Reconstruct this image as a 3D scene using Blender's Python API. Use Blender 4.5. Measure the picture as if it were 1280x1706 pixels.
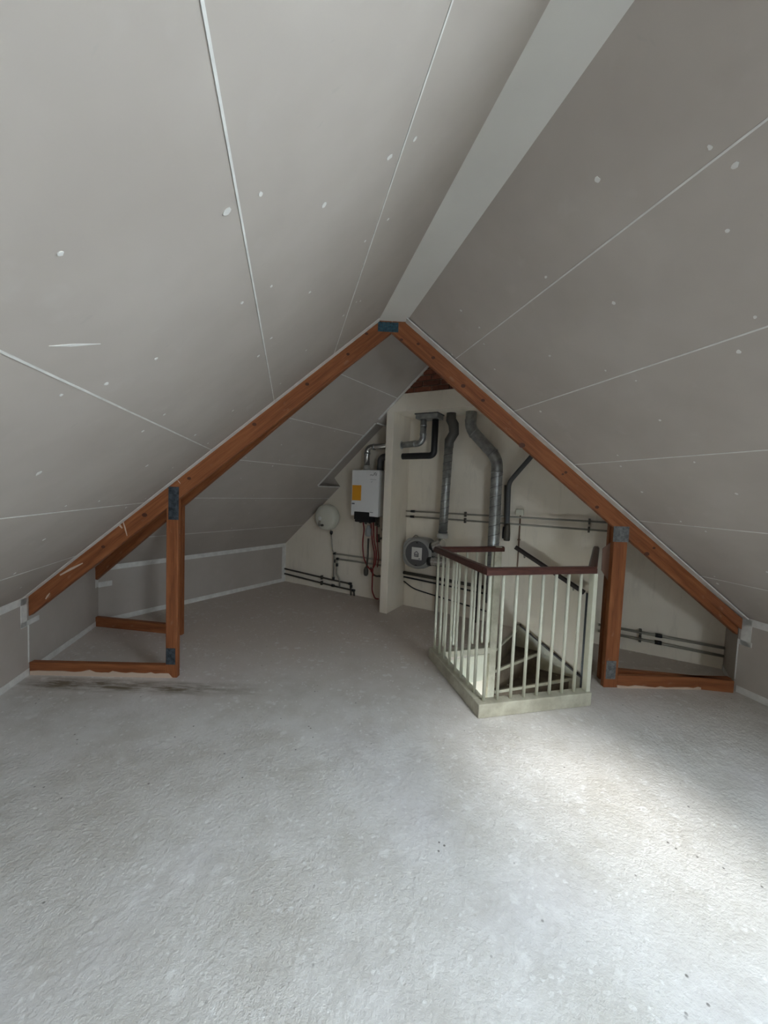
import bpy, bmesh, math, random
import numpy as np
from mathutils import Matrix, Vector

for o in list(bpy.data.objects):
    bpy.data.objects.remove(o)
S = bpy.context.scene
COL = S.collection
rnd = random.Random(7)

# ------------------------------------------------------------------ camera
F, PITCH, ROLL, H = 640.0, math.radians(3.28), math.radians(2.19), 1.55
FW = np.array([0, math.cos(PITCH), -math.sin(PITCH)])
_r0 = np.array([1.0, 0, 0]); _u0 = np.array([0, math.sin(PITCH), math.cos(PITCH)])
RT = math.cos(ROLL) * _r0 + math.sin(ROLL) * _u0
UP = -math.sin(ROLL) * _r0 + math.cos(ROLL) * _u0
CAM = np.array([0, 0, H])
cd = bpy.data.cameras.new('camera')
cd.sensor_fit = 'HORIZONTAL'; cd.sensor_width = 36.0; cd.lens = 36.0 * F / 1280.0
cd.clip_start = 0.02; cd.clip_end = 200
cam = bpy.data.objects.new('camera', cd); COL.objects.link(cam)
m = Matrix.Identity(4)
for i in range(3):
    m[i][0], m[i][1], m[i][2], m[i][3] = RT[i], UP[i], -FW[i], CAM[i]
cam.matrix_world = m
S.camera = cam

# ------------------------------------------------------------------ world, sun, exposure
w = bpy.data.worlds.new('sky'); S.world = w; w.use_nodes = True
bg = w.node_tree.nodes['Background']
bg.inputs['Color'].default_value = (0.785, 0.90, 0.985, 1); bg.inputs['Strength'].default_value = 16.0
sd = bpy.data.lights.new('sun', 'SUN'); sd.energy = 2.7; sd.angle = math.radians(15); sd.color = (1.0, 0.98, 0.94)
sun = bpy.data.objects.new('sun', sd); COL.objects.link(sun)
SUN_TO = Vector((-0.55, 1.62, -2.18))      # direction the sunlight travels
sun.rotation_euler = SUN_TO.to_track_quat('-Z', 'Y').to_euler()
sun.location = (6, -4, 8)
S.view_settings.view_transform = 'Standard'; S.view_settings.look = 'None'
S.view_settings.gamma = 1.0; S.view_settings.use_curve_mapping = False
S.view_settings.exposure = 0.55
S.cycles.max_bounces = 6; S.cycles.diffuse_bounces = 5; S.cycles.glossy_bounces = 2; S.cycles.transparent_max_bounces = 6
S.cycles.caustics_reflective = False; S.cycles.caustics_refractive = False
S.cycles.use_adaptive_sampling = True; S.cycles.adaptive_threshold = 0.16; S.cycles.adaptive_min_samples = 16; S.cycles.debug_use_spatial_splits = True
S.cycles.use_denoising = True

# ------------------------------------------------------------------ pixel -> place helpers (surveying)
def ray(x, y): return FW + RT * (x - 640) / F - UP * (y - 853) / F
def onpl(x, y, P, n):
    d = ray(x, y); return CAM + d * (((np.asarray(P) - CAM) @ n) / (d @ n))
def onz(x, y, z=0.0):
    d = ray(x, y); return CAM + d * ((z - H) / d[2])
def V(*a): return np.array(a, float)
def unit(v): v = np.asarray(v, float); return v / np.linalg.norm(v)
Z = V(0, 0, 1)

# ------------------------------------------------------------------ materials
MATS = {}
def mat(name, color, rough=0.6, metal=0.0, spec=0.5):
    mt = bpy.data.materials.new(name); mt.use_nodes = True
    b = mt.node_tree.nodes['Principled BSDF']
    b.inputs['Base Color'].default_value = (*color, 1); b.inputs['Roughness'].default_value = rough
    b.inputs['Metallic'].default_value = metal; b.inputs['Specular IOR Level'].default_value = spec
    MATS[name] = mt
    return mt, mt.node_tree, b
def N(nt, t, **kw):
    n = nt.nodes.new(t)
    for k, v in kw.items():
        if k in n.inputs: n.inputs[k].default_value = v
        else: setattr(n, k, v)
    return n
def coords(nt, scale=(1, 1, 1), rot=(0, 0, 0), kind='Object'):
    tc = N(nt, 'ShaderNodeTexCoord'); mp = N(nt, 'ShaderNodeMapping')
    mp.inputs['Scale'].default_value = scale; mp.inputs['Rotation'].default_value = rot
    nt.links.new(tc.outputs[kind], mp.inputs['Vector']); return mp.outputs['Vector']
def noise(nt, vec, scale, detail=4.0, rough=0.55, dist=0.0):
    n = N(nt, 'ShaderNodeTexNoise'); n.inputs['Scale'].default_value = scale; n.inputs['Detail'].default_value = detail
    n.inputs['Roughness'].default_value = rough; n.inputs['Distortion'].default_value = dist
    nt.links.new(vec, n.inputs['Vector']); return n.outputs['Fac']
def ramp(nt, fac, stops, interp='LINEAR'):
    r = N(nt, 'ShaderNodeValToRGB'); r.color_ramp.interpolation = interp
    els = r.color_ramp.elements
    while len(els) < len(stops): els.new(0.5)
    for e, (p, c) in zip(els, stops):
        e.position = p; e.color = (*c, 1) if len(c) == 3 else c
    nt.links.new(fac, r.inputs['Fac']); return r.outputs['Color']
def mix(nt, fac, a, b, mode='MIX'):
    x = N(nt, 'ShaderNodeMix'); x.data_type = 'RGBA'; x.blend_type = mode; x.clamp_factor = True
    def put(sock, val):
        if isinstance(val, (int, float)): sock.default_value = val
        elif isinstance(val, tuple): sock.default_value = (*val, 1)
        else: nt.links.new(val, sock)
    put(x.inputs[0], fac); put(x.inputs[6], a); put(x.inputs[7], b)
    return x.outputs[2]
def bump(nt, b, h, strength=0.3, dist=0.01, prev=None):
    n = N(nt, 'ShaderNodeBump'); n.inputs['Strength'].default_value = strength; n.inputs['Distance'].default_value = dist
    nt.links.new(h, n.inputs['Height'])
    if prev is not None: nt.links.new(prev, n.inputs['Normal'])
    nt.links.new(n.outputs['Normal'], b.inputs['Normal']); return n.outputs['Normal']
G = lambda v: (v, v, v)

def make_materials():
    # plasterboard paper, grey with a hint of lilac, faint smudges
    mt, nt, b = mat('plasterboard', (.44, .425, .42), .85, spec=.25)
    v = coords(nt)
    c = ramp(nt, noise(nt, v, 2.3, 3, .6), [(.3, (.43, .385, .345)), (.7, (.48, .435, .395))])
    sm = ramp(nt, noise(nt, v, 5.5, 3, .65), [(.62, G(0)), (.78, G(1))])
    c = mix(nt, mix(nt, .25, (0, 0, 0), sm), c, (.56, .535, .51))
    sc = ramp(nt, noise(nt, coords(nt, (2, 14, 9), (0, 0, .4)), 3.0, 3, .5), [(.70, G(0)), (.76, G(1))])
    c = mix(nt, mix(nt, .12, (0, 0, 0), sc), c, (.30, .285, .28))
    nt.links.new(c, b.inputs['Base Color'])
    # filler
    mt, nt, b = mat('filler', (.74, .73, .70), .8, spec=.3)
    v = coords(nt)
    nt.links.new(ramp(nt, noise(nt, v, 14, 4, .6), [(.3, (.62, .61, .58)), (.7, (.78, .77, .74))]), b.inputs['Base Color'])
    bump(nt, b, noise(nt, v, 60, 3, .6), .25, .003)
    # ridge board: smoother white-grey board
    mt, nt, b = mat('ridge_board', (.60, .60, .585), .8, spec=.3)
    v = coords(nt)
    nt.links.new(ramp(nt, noise(nt, v, 1.7, 4, .6), [(.3, (.66, .64, .60)), (.7, (.73, .71, .67))]), b.inputs['Base Color'])
    # painted masonry (end wall)
    mt, nt, b = mat('painted_wall', (.66, .63, .57), .8, spec=.3)
    v = coords(nt)
    c = ramp(nt, noise(nt, v, 1.3, 3, .6), [(.32, (.80, .725, .61)), (.68, (.88, .81, .70))])
    st = ramp(nt, noise(nt, coords(nt, (6, 6, 1.2)), 1.6, 5, .65, .4), [(.55, G(0)), (.8, G(1))])
    c = mix(nt, mix(nt, .45, (0, 0, 0), st), c, (.54, .49, .41))
    nt.links.new(c, b.inputs['Base Color'])
    bump(nt, b, noise(nt, v, 14, 4, .65), .25, .008)
    # stained pine
    mt, nt, b = mat('stained_pine', (.30, .10, .035), .55, spec=.35)
    v = coords(nt, (1.0, 14, 14))
    c = ramp(nt, noise(nt, v, 2.2, 5, .6, .5), [(.28, (.20, .062, .022)), (.5, (.30, .10, .036)), (.72, (.39, .145, .055))])
    fine = ramp(nt, noise(nt, coords(nt, (2, 60, 60)), 3, 3, .5), [(.35, G(.78)), (.65, G(1))])
    c = mix(nt, 1.0, c, fine, 'MULTIPLY')
    pale = ramp(nt, noise(nt, coords(nt, (3, 5, 5)), 2.4, 5, .6), [(.64, G(0)), (.74, G(1))])
    c = mix(nt, mix(nt, .22, (0, 0, 0), pale), c, (.52, .36, .26))
    nt.links.new(c, b.inputs['Base Color'])
    bump(nt, b, noise(nt, v, 5, 4, .6), .12, .004)
    mat('knot', (.085, .024, .010), .6)
    mat('wood_smear', (.60, .46, .36), .8)
    # galvanised toothed plates
    for nm, c0, c1 in (('plate_dark', (.028, .036, .045), (.09, .11, .13)), ('plate_blue', (.018, .058, .085), (.045, .12, .16)), ('plate_grey', (.12, .125, .13), (.24, .25, .25))):
        mt, nt, b = mat(nm, c0, .5, .35)
        v = coords(nt)
        nt.links.new(ramp(nt, noise(nt, v, 45, 3, .6), [(.35, c0), (.65, c1)]), b.inputs['Base Color'])
        bump(nt, b, noise(nt, v, 70, 2, .5), .5, .004)
    # screed floor
    mt, nt, b = mat('screed', (.6, .6, .6), .62, spec=.35)
    v = coords(nt)
    big = noise(nt, v, .8, 2, .55)
    c = ramp(nt, big, [(.35, (.61, .58, .535)), (.5, (.68, .665, .64)), (.66, (.69, .675, .70))])
    c2 = ramp(nt, noise(nt, v, 3.6, 5, .68), [(.36, (.50, .475, .435)), (.60, (.74, .73, .72))])
    c = mix(nt, .45, c, c2)
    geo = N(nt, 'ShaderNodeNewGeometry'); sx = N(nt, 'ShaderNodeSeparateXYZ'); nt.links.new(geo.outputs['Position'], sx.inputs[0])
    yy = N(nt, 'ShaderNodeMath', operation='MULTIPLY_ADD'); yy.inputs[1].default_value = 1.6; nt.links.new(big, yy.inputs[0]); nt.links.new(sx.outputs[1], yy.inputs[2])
    far_brown = N(nt, 'ShaderNodeMapRange'); far_brown.inputs[1].default_value = 3.2; far_brown.inputs[2].default_value = 4.6; nt.links.new(yy.outputs[0], far_brown.inputs[0])
    c = mix(nt, far_brown.outputs[0], c, (.60, .525, .47))  # floor colour turns browner towards the back
    # white plaster splashes of several sizes
    for sc_, th, am in ((11, .30, .42), (30, .30, .55)):
        vd = N(nt, 'ShaderNodeVectorMath', operation='ADD')
        nz = N(nt, 'ShaderNodeTexNoise'); nz.inputs['Scale'].default_value = sc_ * 1.5; nz.inputs['Detail'].default_value = 2
        nt.links.new(v, nz.inputs['Vector'])
        sv = N(nt, 'ShaderNodeVectorMath', operation='SCALE'); sv.inputs['Scale'].default_value = .9 / sc_
        nt.links.new(nz.outputs['Color'], sv.inputs[0]); nt.links.new(v, vd.inputs[0]); nt.links.new(sv.outputs[0], vd.inputs[1])
        vo = N(nt, 'ShaderNodeTexVoronoi'); vo.inputs['Scale'].default_value = sc_; nt.links.new(vd.outputs[0], vo.inputs['Vector'])
        sp = ramp(nt, vo.outputs['Distance'], [(th * .55, G(1)), (th, G(0))])
        gate = ramp(nt, noise(nt, v, sc_ * .22, 2, .6), [(.47, G(0)), (.58, G(1))])
        f = mix(nt, 1.0, sp, gate, 'MULTIPLY')
        c = mix(nt, mix(nt, am, (0, 0, 0), f), c, (.88, .88, .87))
    # dark pits
    vo = N(nt, 'ShaderNodeTexVoronoi'); vo.inputs['Scale'].default_value = 17; nt.links.new(v, vo.inputs['Vector'])
    pit = ramp(nt, vo.outputs['Distance'], [(.06, G(1)), (.11, G(0))])
    pit = mix(nt, 1.0, pit, ramp(nt, noise(nt, v, 3.5, 3), [(.52, G(0)), (.6, G(1))]), 'MULTIPLY')
    c = mix(nt, mix(nt, .85, (0, 0, 0), pit), c, (.13, .12, .11))
    # brown dirt band in front of the sill at the left
    def rng(sock, a, b_):
        r = N(nt, 'ShaderNodeMapRange'); r.inputs[1].default_value = a; r.inputs[2].default_value = b_
        nt.links.new(sock, r.inputs[0]); return r.outputs[0]
    def mul(a, b_):
        r = N(nt, 'ShaderNodeMath', operation='MULTIPLY'); nt.links.new(a, r.inputs[0]); nt.links.new(b_, r.inputs[1]); return r.outputs[0]
    band = mul(mul(rng(sx.outputs[1], 2.70, 2.78), rng(sx.outputs[1], 2.93, 2.85)), mul(rng(sx.outputs[0], -2.75, -2.5), rng(sx.outputs[0], -.75, -1.5)))
    band = mul(band, ramp(nt, noise(nt, coords(nt, (2, 9, 1)), 2.2, 4, .65), [(.38, G(.12)), (.58, G(1))]))
    c = mix(nt, band, c, (.20, .165, .115))
    nt.links.new(c, b.inputs['Base Color'])
    vo2 = N(nt, 'ShaderNodeTexVoronoi'); vo2.inputs['Scale'].default_value = 38; nt.links.new(coords(nt, (1, .8, 1), (0, 0, .5)), vo2.inputs['Vector'])
    h1_ = mul(noise(nt, v, 62, 3, .7), ramp(nt, big, [(.38, G(1)), (.6, G(.45))]))
    h2_ = N(nt, 'ShaderNodeMath', operation='MULTIPLY_ADD'); h2_.inputs[1].default_value = .30; nt.links.new(vo2.outputs['Distance'], h2_.inputs[0]); nt.links.new(h1_, h2_.inputs[2])
    bump(nt, b, h2_.outputs[0], .8, .0105)
    # bricks, mortar
    mt, nt, b = mat('brick', (.16, .05, .025), .85)
    v = coords(nt); oi = N(nt, 'ShaderNodeObjectInfo')
    c = ramp(nt, noise(nt, v, 22, 4, .65), [(.3, (.13, .042, .022)), (.7, (.25, .085, .045))])
    c = mix(nt, 1.0, c, ramp(nt, oi.outputs['Random'], [(0, G(.7)), (1, G(1.15))]), 'MULTIPLY')
    nt.links.new(c, b.inputs['Base Color']); bump(nt, b, noise(nt, v, 60, 3), .4, .004)
    mat('mortar', (.36, .30, .24), .9)
    # galvanised ducts
    mt, nt, b = mat('galvanised', (.40, .41, .40), .42, .75)
    v = coords(nt)
    nt.links.new(ramp(nt, noise(nt, v, 16, 4, .6), [(.3, (.25, .255, .25)), (.7, (.46, .47, .46))]), b.inputs['Base Color'])
    mat('bright_foil', (.72, .72, .70), .25, .9)
    mat('pewter_tape', (.10, .095, .085), .6, .2)
    mat('grey_plastic', (.17, .17, .165), .5)
    mat('pale_plastic', (.50, .49, .46), .5)
    mat('black_plastic', (.012, .012, .013), .45)
    mat('dark_pipe', (.085, .075, .06), .5, .3)
    mat('steel_pipe', (.33, .31, .26), .42, .3)
    mat('copper', (.27, .17, .12), .45, .6)
    mat('flue_grey', (.085, .085, .085), .5)
    mat('boiler_white', (.82, .82, .82), .35)
    mat('sticker_yellow', (.80, .36, .02), .55)
    mat('sticker_white', (.78, .78, .76), .6)
    mat('print_grey', (.22, .22, .24), .6)
    mat('red_cable', (.21, .012, .010), .4)
    mat('tank_cream', (.66, .65, .56), .38)
    mat('fan_grey', (.34, .34, .33), .55)
    mat('fan_lid', (.12, .12, .125), .5)
    mat('glazing_rubber', (.02, .02, .02), .7)
    # paints of the stair
    mt, nt, b = mat('cream_paint', (.66, .66, .54), .42, spec=.45)
    v = coords(nt)
    nt.links.new(ramp(nt, noise(nt, v, 6, 4, .6), [(.3, (.58, .58, .47)), (.7, (.70, .70, .585))]), b.inputs['Base Color'])
    mt, nt, b = mat('cream_worn', (.52, .50, .40), .5)
    v = coords(nt)
    nt.links.new(ramp(nt, noise(nt, v, 9, 5, .65), [(.35, (.40, .375, .29)), (.65, (.56, .545, .44))]), b.inputs['Base Color'])
    mt, nt, b = mat('handrail_brown', (.085, .026, .022), .38, spec=.5)
    v = coords(nt, (1, 20, 20))
    nt.links.new(ramp(nt, noise(nt, v, 3, 3), [(.3, (.060, .021, .016)), (.7, (.10, .036, .026))]), b.inputs['Base Color'])
    mat('dark_wood', (.022, .012, .010), .5)
    mt, nt, b = mat('tread_worn', (.10, .075, .05), .75)
    v = coords(nt)
    c = ramp(nt, noise(nt, v, 5, 6, .65), [(.35, (.075, .055, .038)), (.6, (.15, .115, .08))])
    sp = ramp(nt, noise(nt, v, 16, 4, .6), [(.66, G(0)), (.70, G(1))])
    c = mix(nt, mix(nt, .7, (0, 0, 0), sp), c, (.46, .42, .33))
    nt.links.new(c, b.inputs['Base Color'])
    mt, nt, b = mat('gusset_ply', (.42, .26, .20), .7)
    # window glass: clear, a little reflection
    mt = bpy.data.materials.new('window_glass'); mt.use_nodes = True; nt = mt.node_tree; MATS['window_glass'] = mt
    nt.nodes.remove(nt.nodes['Principled BSDF'])
    out = nt.nodes['Material Output']; tr = N(nt, 'ShaderNodeBsdfTransparent'); gl = N(nt, 'ShaderNodeBsdfGlossy')
    gl.inputs['Roughness'].default_value = .02; mx = N(nt, 'ShaderNodeMixShader'); mx.inputs[0].default_value = .06
    nt.links.new(tr.outputs[0], mx.inputs[1]); nt.links.new(gl.outputs[0], mx.inputs[2]); nt.links.new(mx.outputs[0], out.inputs['Surface'])
make_materials()

# ------------------------------------------------------------------ mesh helpers (everything in world coordinates)
class MB:
    def __init__(s): s.v = []; s.f = []; s.smooth = []
    def prism(s, poly, ext):
        """planar polygon swept by a vector"""
        poly = [np.asarray(p, float) for p in poly]; ext = np.asarray(ext, float)
        nrm = np.zeros(3)
        for i in range(len(poly)): nrm += np.cross(poly[i], poly[(i + 1) % len(poly)])
        if nrm @ ext > 0: poly = poly[::-1]
        k = len(s.v); n = len(poly)
        s.v += poly + [p + ext for p in poly]
        s.f.append(tuple(range(k, k + n))); s.f.append(tuple(range(k + 2 * n - 1, k + n - 1, -1)))
        for i in range(n):
            j = (i + 1) % n; s.f.append((k + j, k + i, k + n + i, k + n + j))
        s.smooth += [False] * (n + 2); return s
    def box(s, o, ex, ey, ez):
        """corner o and three edge vectors"""
        o, ex, ey, ez = (np.asarray(a, float) for a in (o, ex, ey, ez))
        return s.prism([o, o + ex, o + ex + ey, o + ey], ez)
    def bar(s, p0, p1, wv, hv):
        """bar from p0 to p1, section vectors wv, hv centred"""
        p0, p1, wv, hv = (np.asarray(a, float) for a in (p0, p1, wv, hv))
        return s.box(p0 - wv / 2 - hv / 2, wv, hv, p1 - p0)
    def rings(s, rs, cap=True, closed=False):
        k = len(s.v); m_ = len(rs[0])
        for r in rs: s.v += [np.asarray(p, float) for p in r]
        R = len(rs)
        for i in range(R - 1 + (1 if closed else 0)):
            a = k + i * m_; b = k + ((i + 1) % R) * m_
            for j in range(m_):
                q = (j + 1) % m_; s.f.append((a + j, a + q, b + q, b + j)); s.smooth.append(True)
        if cap and not closed:
            s.f.append(tuple(range(k + m_ - 1, k - 1, -1))); s.f.append(tuple(range(k + (R - 1) * m_, k + R * m_))); s.smooth += [False, False]
        return s
    def tube(s, pts, r, seg=10, bend=0.0, nb=5):
        pts = [np.asarray(p, float) for p in pts]
        if bend > 0 and len(pts) > 2:
            q = [pts[0]]
            for i in range(1, len(pts) - 1):
                a, b, c = pts[i - 1], pts[i], pts[i + 1]
                t = min(bend, .45 * np.linalg.norm(a - b), .45 * np.linalg.norm(c - b))
                p0 = b + unit(a - b) * t; p1 = b + unit(c - b) * t
                for j in range(nb + 1):
                    w_ = j / nb; q.append((1 - w_) ** 2 * p0 + 2 * w_ * (1 - w_) * b + w_ ** 2 * p1)
            q.append(pts[-1]); pts = q
        rad = r if isinstance(r, (list, tuple)) else [r] * len(pts)
        tang = []
        for i in range(len(pts)):
            a = pts[max(0, i - 1)]; b = pts[min(len(pts) - 1, i + 1)]; tang.append(unit(b - a))
        u = np.cross(tang[0], Z); u = unit(u) if np.linalg.norm(u) > 1e-3 else V(1, 0, 0)
        rs = []
        for p, t, rr in zip(pts, tang, rad):
            u = unit(u - t * (u @ t)); v_ = np.cross(t, u)
            rs.append([p + rr * (math.cos(2 * math.pi * j / seg) * u + math.sin(2 * math.pi * j / seg) * v_) for j in range(seg)])
        return s.rings(rs)
    def lathe(s, o, ax, prof, seg=28):
        """profile of (radius, height) around axis ax through o"""
        o = np.asarray(o, float); ax = unit(ax); u = np.cross(ax, Z); u = unit(u) if np.linalg.norm(u) > 1e-3 else V(1, 0, 0); v_ = np.cross(ax, u)
        rs = [[o + ax * h + max(r, 1e-4) * (math.cos(2 * math.pi * j / seg) * u + math.sin(2 * math.pi * j / seg) * v_) for j in range(seg)] for r, h in prof]
        return s.rings(rs)
    def ball(s, c, r, seg=10):
        return s.lathe(V(*c) - Z * 0, Z, [(r * math.sin(a), -r * math.cos(a)) for a in [math.pi * i / 6 for i in range(7)]], seg)
    def mesh(s, name, off):
        me = bpy.data.meshes.new(name)
        me.from_pydata([tuple(p - off) for p in s.v], [], s.f)
        me.polygons.foreach_set('use_smooth', s.smooth[:len(me.polygons)])
        bm = bmesh.new(); bm.from_mesh(me); bmesh.ops.recalc_face_normals(bm, faces=bm.faces); bm.to_mesh(me); bm.free()
        me.update(); return me

WLOC = {}
def world_of(o): return WLOC.get(o.name, np.zeros(3)) if o else np.zeros(3)
def obj(name, mb, material, parent=None, bevel=0.0, loc=None, kind=None, label=None):
    base = world_of(parent)
    loc = np.asarray(loc, float) if loc is not None else (base if parent else np.zeros(3))
    me = mb.mesh(name, loc)
    if material: me.materials.append(MATS[material])
    o = bpy.data.objects.new(name, me); COL.objects.link(o)
    o.parent = parent; o.location = tuple(loc - base); WLOC[o.name] = loc
    if bevel:
        b = o.modifiers.new('edge', 'BEVEL'); b.width = bevel; b.segments = 2; b.limit_method = 'ANGLE'; b.angle_limit = math.radians(40)
    if kind: o['kind'] = kind
    if label: o['label'] = label
    return o
def thing(name, loc, label, cat, group=None, kind=None):
    o = bpy.data.objects.new(name, None); COL.objects.link(o); o.location = tuple(loc); WLOC[o.name] = np.asarray(loc, float)
    o.empty_display_size = .1
    return tag(o, label, cat, group, kind)
def tag(o, label, cat, group=None, kind=None):
    o['label'] = label; o['category'] = cat
    if group: o['group'] = group
    if kind: o['kind'] = kind
    return o
def timber(name, poly, o, ax, az, thick, parent, material='stained_pine', bevel=.003, kind=None):
    """flat timber: polygon in (ax, az) coordinates about o, thickness along az x ax; local X runs with the grain"""
    ax = unit(ax); az = unit(az); ay = np.cross(az, ax)
    mb = MB(); mb.prism([V(p[0], 0, p[1]) for p in poly], V(0, thick, 0))
    me = mb.mesh(name, np.zeros(3)); me.materials.append(MATS[material])
    ob = bpy.data.objects.new(name, me); COL.objects.link(ob); ob.parent = parent
    M = Matrix.Identity(4); q = np.asarray(o, float) - world_of(parent)
    for i in range(3): M[i][0], M[i][1], M[i][2], M[i][3] = ax[i], ay[i], az[i], q[i]
    ob.matrix_basis = M; WLOC[ob.name] = np.asarray(o, float)
    if bevel:
        b = ob.modifiers.new('edge', 'BEVEL'); b.width = bevel; b.segments = 1; b.limit_method = 'ANGLE'
    if kind: ob['kind'] = kind
    return ob
def share(o, parent, delta):
    c = o.copy(); COL.objects.link(c); c.parent = parent
    c.location = tuple(np.array(o.location) + delta); WLOC[c.name] = world_of(o) + delta
    return c
def clip(poly, P, n):
    """keep the part of a planar polygon where (p-P).n >= 0"""
    out = []
    for i in range(len(poly)):
        a, b = poly[i], poly[(i + 1) % len(poly)]
        da, db = (a - P) @ n, (b - P) @ n
        if da >= 0: out.append(a)
        if (da > 0) != (db > 0) and abs(da - db) > 1e-9: out.append(a + (b - a) * (da / (da - db)))
    return out

# ------------------------------------------------------------------ survey: plan of the attic (metres)
A = V(-2.733, 2.926, 0); B = V(2.958, 3.109, 0)        # feet of the near truss
K0 = V(-3.004, 4.02, 0); W0 = V(-1.578, 6.214, 0)       # outer bend of the eaves wall, left end of the end wall
WD = unit(V(.871, -.492, 0)); WN = V(-WD[1] * -1, -WD[0], 0); WN = unit(V(-.492, -.871, 0))
D1 = unit(K0 - A); U1 = V(D1[1], -D1[0], 0)             # near wing: along the ridge, across
D2 = unit(W0 - K0); U2 = V(D2[1], -D2[0], 0)            # far wing
ZK = .63                                                # eaves wall height
_b = np.linalg.solve(np.array([D2[:2], -WD[:2]]).T, (W0 - B)[:2]); W1 = B + D2 * _b[0]
SW1 = (W1 - W0) @ WD
MN = unit(V(-(B - K0)[1], (B - K0)[0], 0))              # mitre plane normal, pointing to the far wing
if MN[1] < 0: MN = -MN
TN1 = unit(V(-(B - A)[1], (B - A)[0], 0))              # near truss normal, away from the viewpoint
LB = -3.3                                               # rear end of the near wing
uA, uB = A @ U1, B @ U1
RL_, RR_, ZR = .63, .838, 2.84                          # ridge soffit edges and height
TL = (ZR - ZK) / (RL_ - uA); TR = (ZR - ZK) / (uB - RR_)
U_PK = (TR * uB + TL * uA) / (TL + TR); Z_PK = ZK + TL * (U_PK - uA)
TF = .90
def P1(l, u, z): return D1 * l + U1 * u + Z * z
def zl(p): return ZK + TL * ((p @ U1) - uA)
def zr(p): return ZK + TR * (uB - (p @ U1))
def wpt(s, z, n=0.0): return W0 + WD * s + WN * n + Z * z
def wpx(x, y, n=0.0):
    p = onpl(x, y, W0 + WN * n, WN); return p
def wsz(x, y, n=0.0):
    p = wpx(x, y, n); return (p - W0) @ WD, p[2]
uBF = (B - K0) @ U2
TFR = TF
def zfl(p): return ZK + TF * ((p - K0) @ U2)
def zfr(p): return ZK + TFR * ((B - p) @ U2)
OFF = .47                                               # how far the flue pier and gable above stand off the end wall

def panel_series(parent, zs, pt, nout, cutter, width, dabs_mat='filler'):
    """boards of one roof slope. pt(l, z) -> point; cutter(poly) -> list of polys; joints get filler beads"""
    ndabs = MB()
    for k in range(len(zs) - 1):
        a, b = zs[k] + .0022, zs[k + 1] - .0022
        mb = MB()
        for poly in cutter([pt(-9, a), pt(9, a), pt(9, b), pt(-9, b)]):
            if len(poly) > 2: mb.prism(poly, nout * .05)
        if mb.v: obj('ceiling_panel', mb, 'plasterboard', parent)
    for k in range(1, len(zs) - 1):
        mb = MB()
        for poly in cutter([pt(-9, zs[k] - width), pt(9, zs[k] - width), pt(9, zs[k] + width), pt(-9, zs[k] + width)]):
            if len(poly) > 2: mb.prism([p - nout * .0016 for p in poly], nout * .006)
        if mb.v: obj('joint_filler', mb, 'filler', parent)
def dab(mb, c, nin, up, r, ecc=1.0):
    a = unit(up); b = np.cross(nin, a); k = 9
    rr = [r * (1 + .22 * rnd.uniform(-1, 1)) for _ in range(k)]
    ring = [c + (a * math.cos(2 * math.pi * j / k) * ecc + b * math.sin(2 * math.pi * j / k)) * rr[j] for j in range(k)]
    mb.prism(ring, nin * .0015)

# ------------------------------------------------------------------ roof slopes
NLo = unit(V(*(-TL * U1[:2]), 1.0)); NRo = unit(V(*(TR * U1[:2]), 1.0))
NFL = unit(V(*(-TF * U2[:2]), 1.0)); NFR = unit(V(*(TFR * U2[:2]), 1.0))
ZJ = [.962, 1.385, 1.803, 2.19, 2.558]
def near_cut(poly):
    p = clip(poly, D1 * LB, D1); p = clip(p, A + TN1 * .02, -TN1); return [p] if len(p) > 2 else []
cl = thing('ceiling_left', P1(0, uA, 0), 'grey plasterboard slope on the left, above the left rafter of the near truss', 'ceiling', kind='structure')
panel_series(cl, [ZK - .03] + ZJ + [Z_PK], lambda l, z: P1(l, uA + (z - ZK) / TL, z), NLo, near_cut, .0019)
cr = thing('ceiling_right', P1(0, uB, 0), 'grey plasterboard slope on the right, in shade beside the ridge soffit', 'ceiling', kind='structure')
RV = .20                                                 # depth of the window reveals
WINS = ((1.803, 2.558, -.85, .50),)      # roof windows: lower and upper edge height, start and end along the slope
def right_cut(poly):
    out = []
    for p in near_cut(poly):
        zc = sum(q[2] for q in p) / len(p); rest = p
        for z0, z1, l0, l1 in WINS:
            if z0 + .01 < zc < z1 - .01 or (abs(zc - z0) < .01) or (abs(zc - z1) < .01):
                out.append(clip(rest, D1 * l1, D1)); rest = clip(rest, D1 * l0, -D1)
        out.append(rest)
    return [q for q in out if len(q) > 2]
panel_series(cr, [ZK - .03] + ZJ + [Z_PK], lambda l, z: P1(l, uB - (z - ZK) / TR, z), NRo, right_cut, .0021)

# ridge soffit board
mb = MB(); lT = (A + (B - A) * .48) @ D1 + .02
mb.prism([P1(LB, RL_, ZR), P1(LB, RR_, ZR), P1(lT, RR_, ZR), P1(lT, RL_, ZR)], Z * .03)
so = obj('ceiling_ridge', mb, 'ridge_board'); tag(so, 'pale flat board strip running along the ridge between both slopes', 'ceiling', kind='structure')

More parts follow.
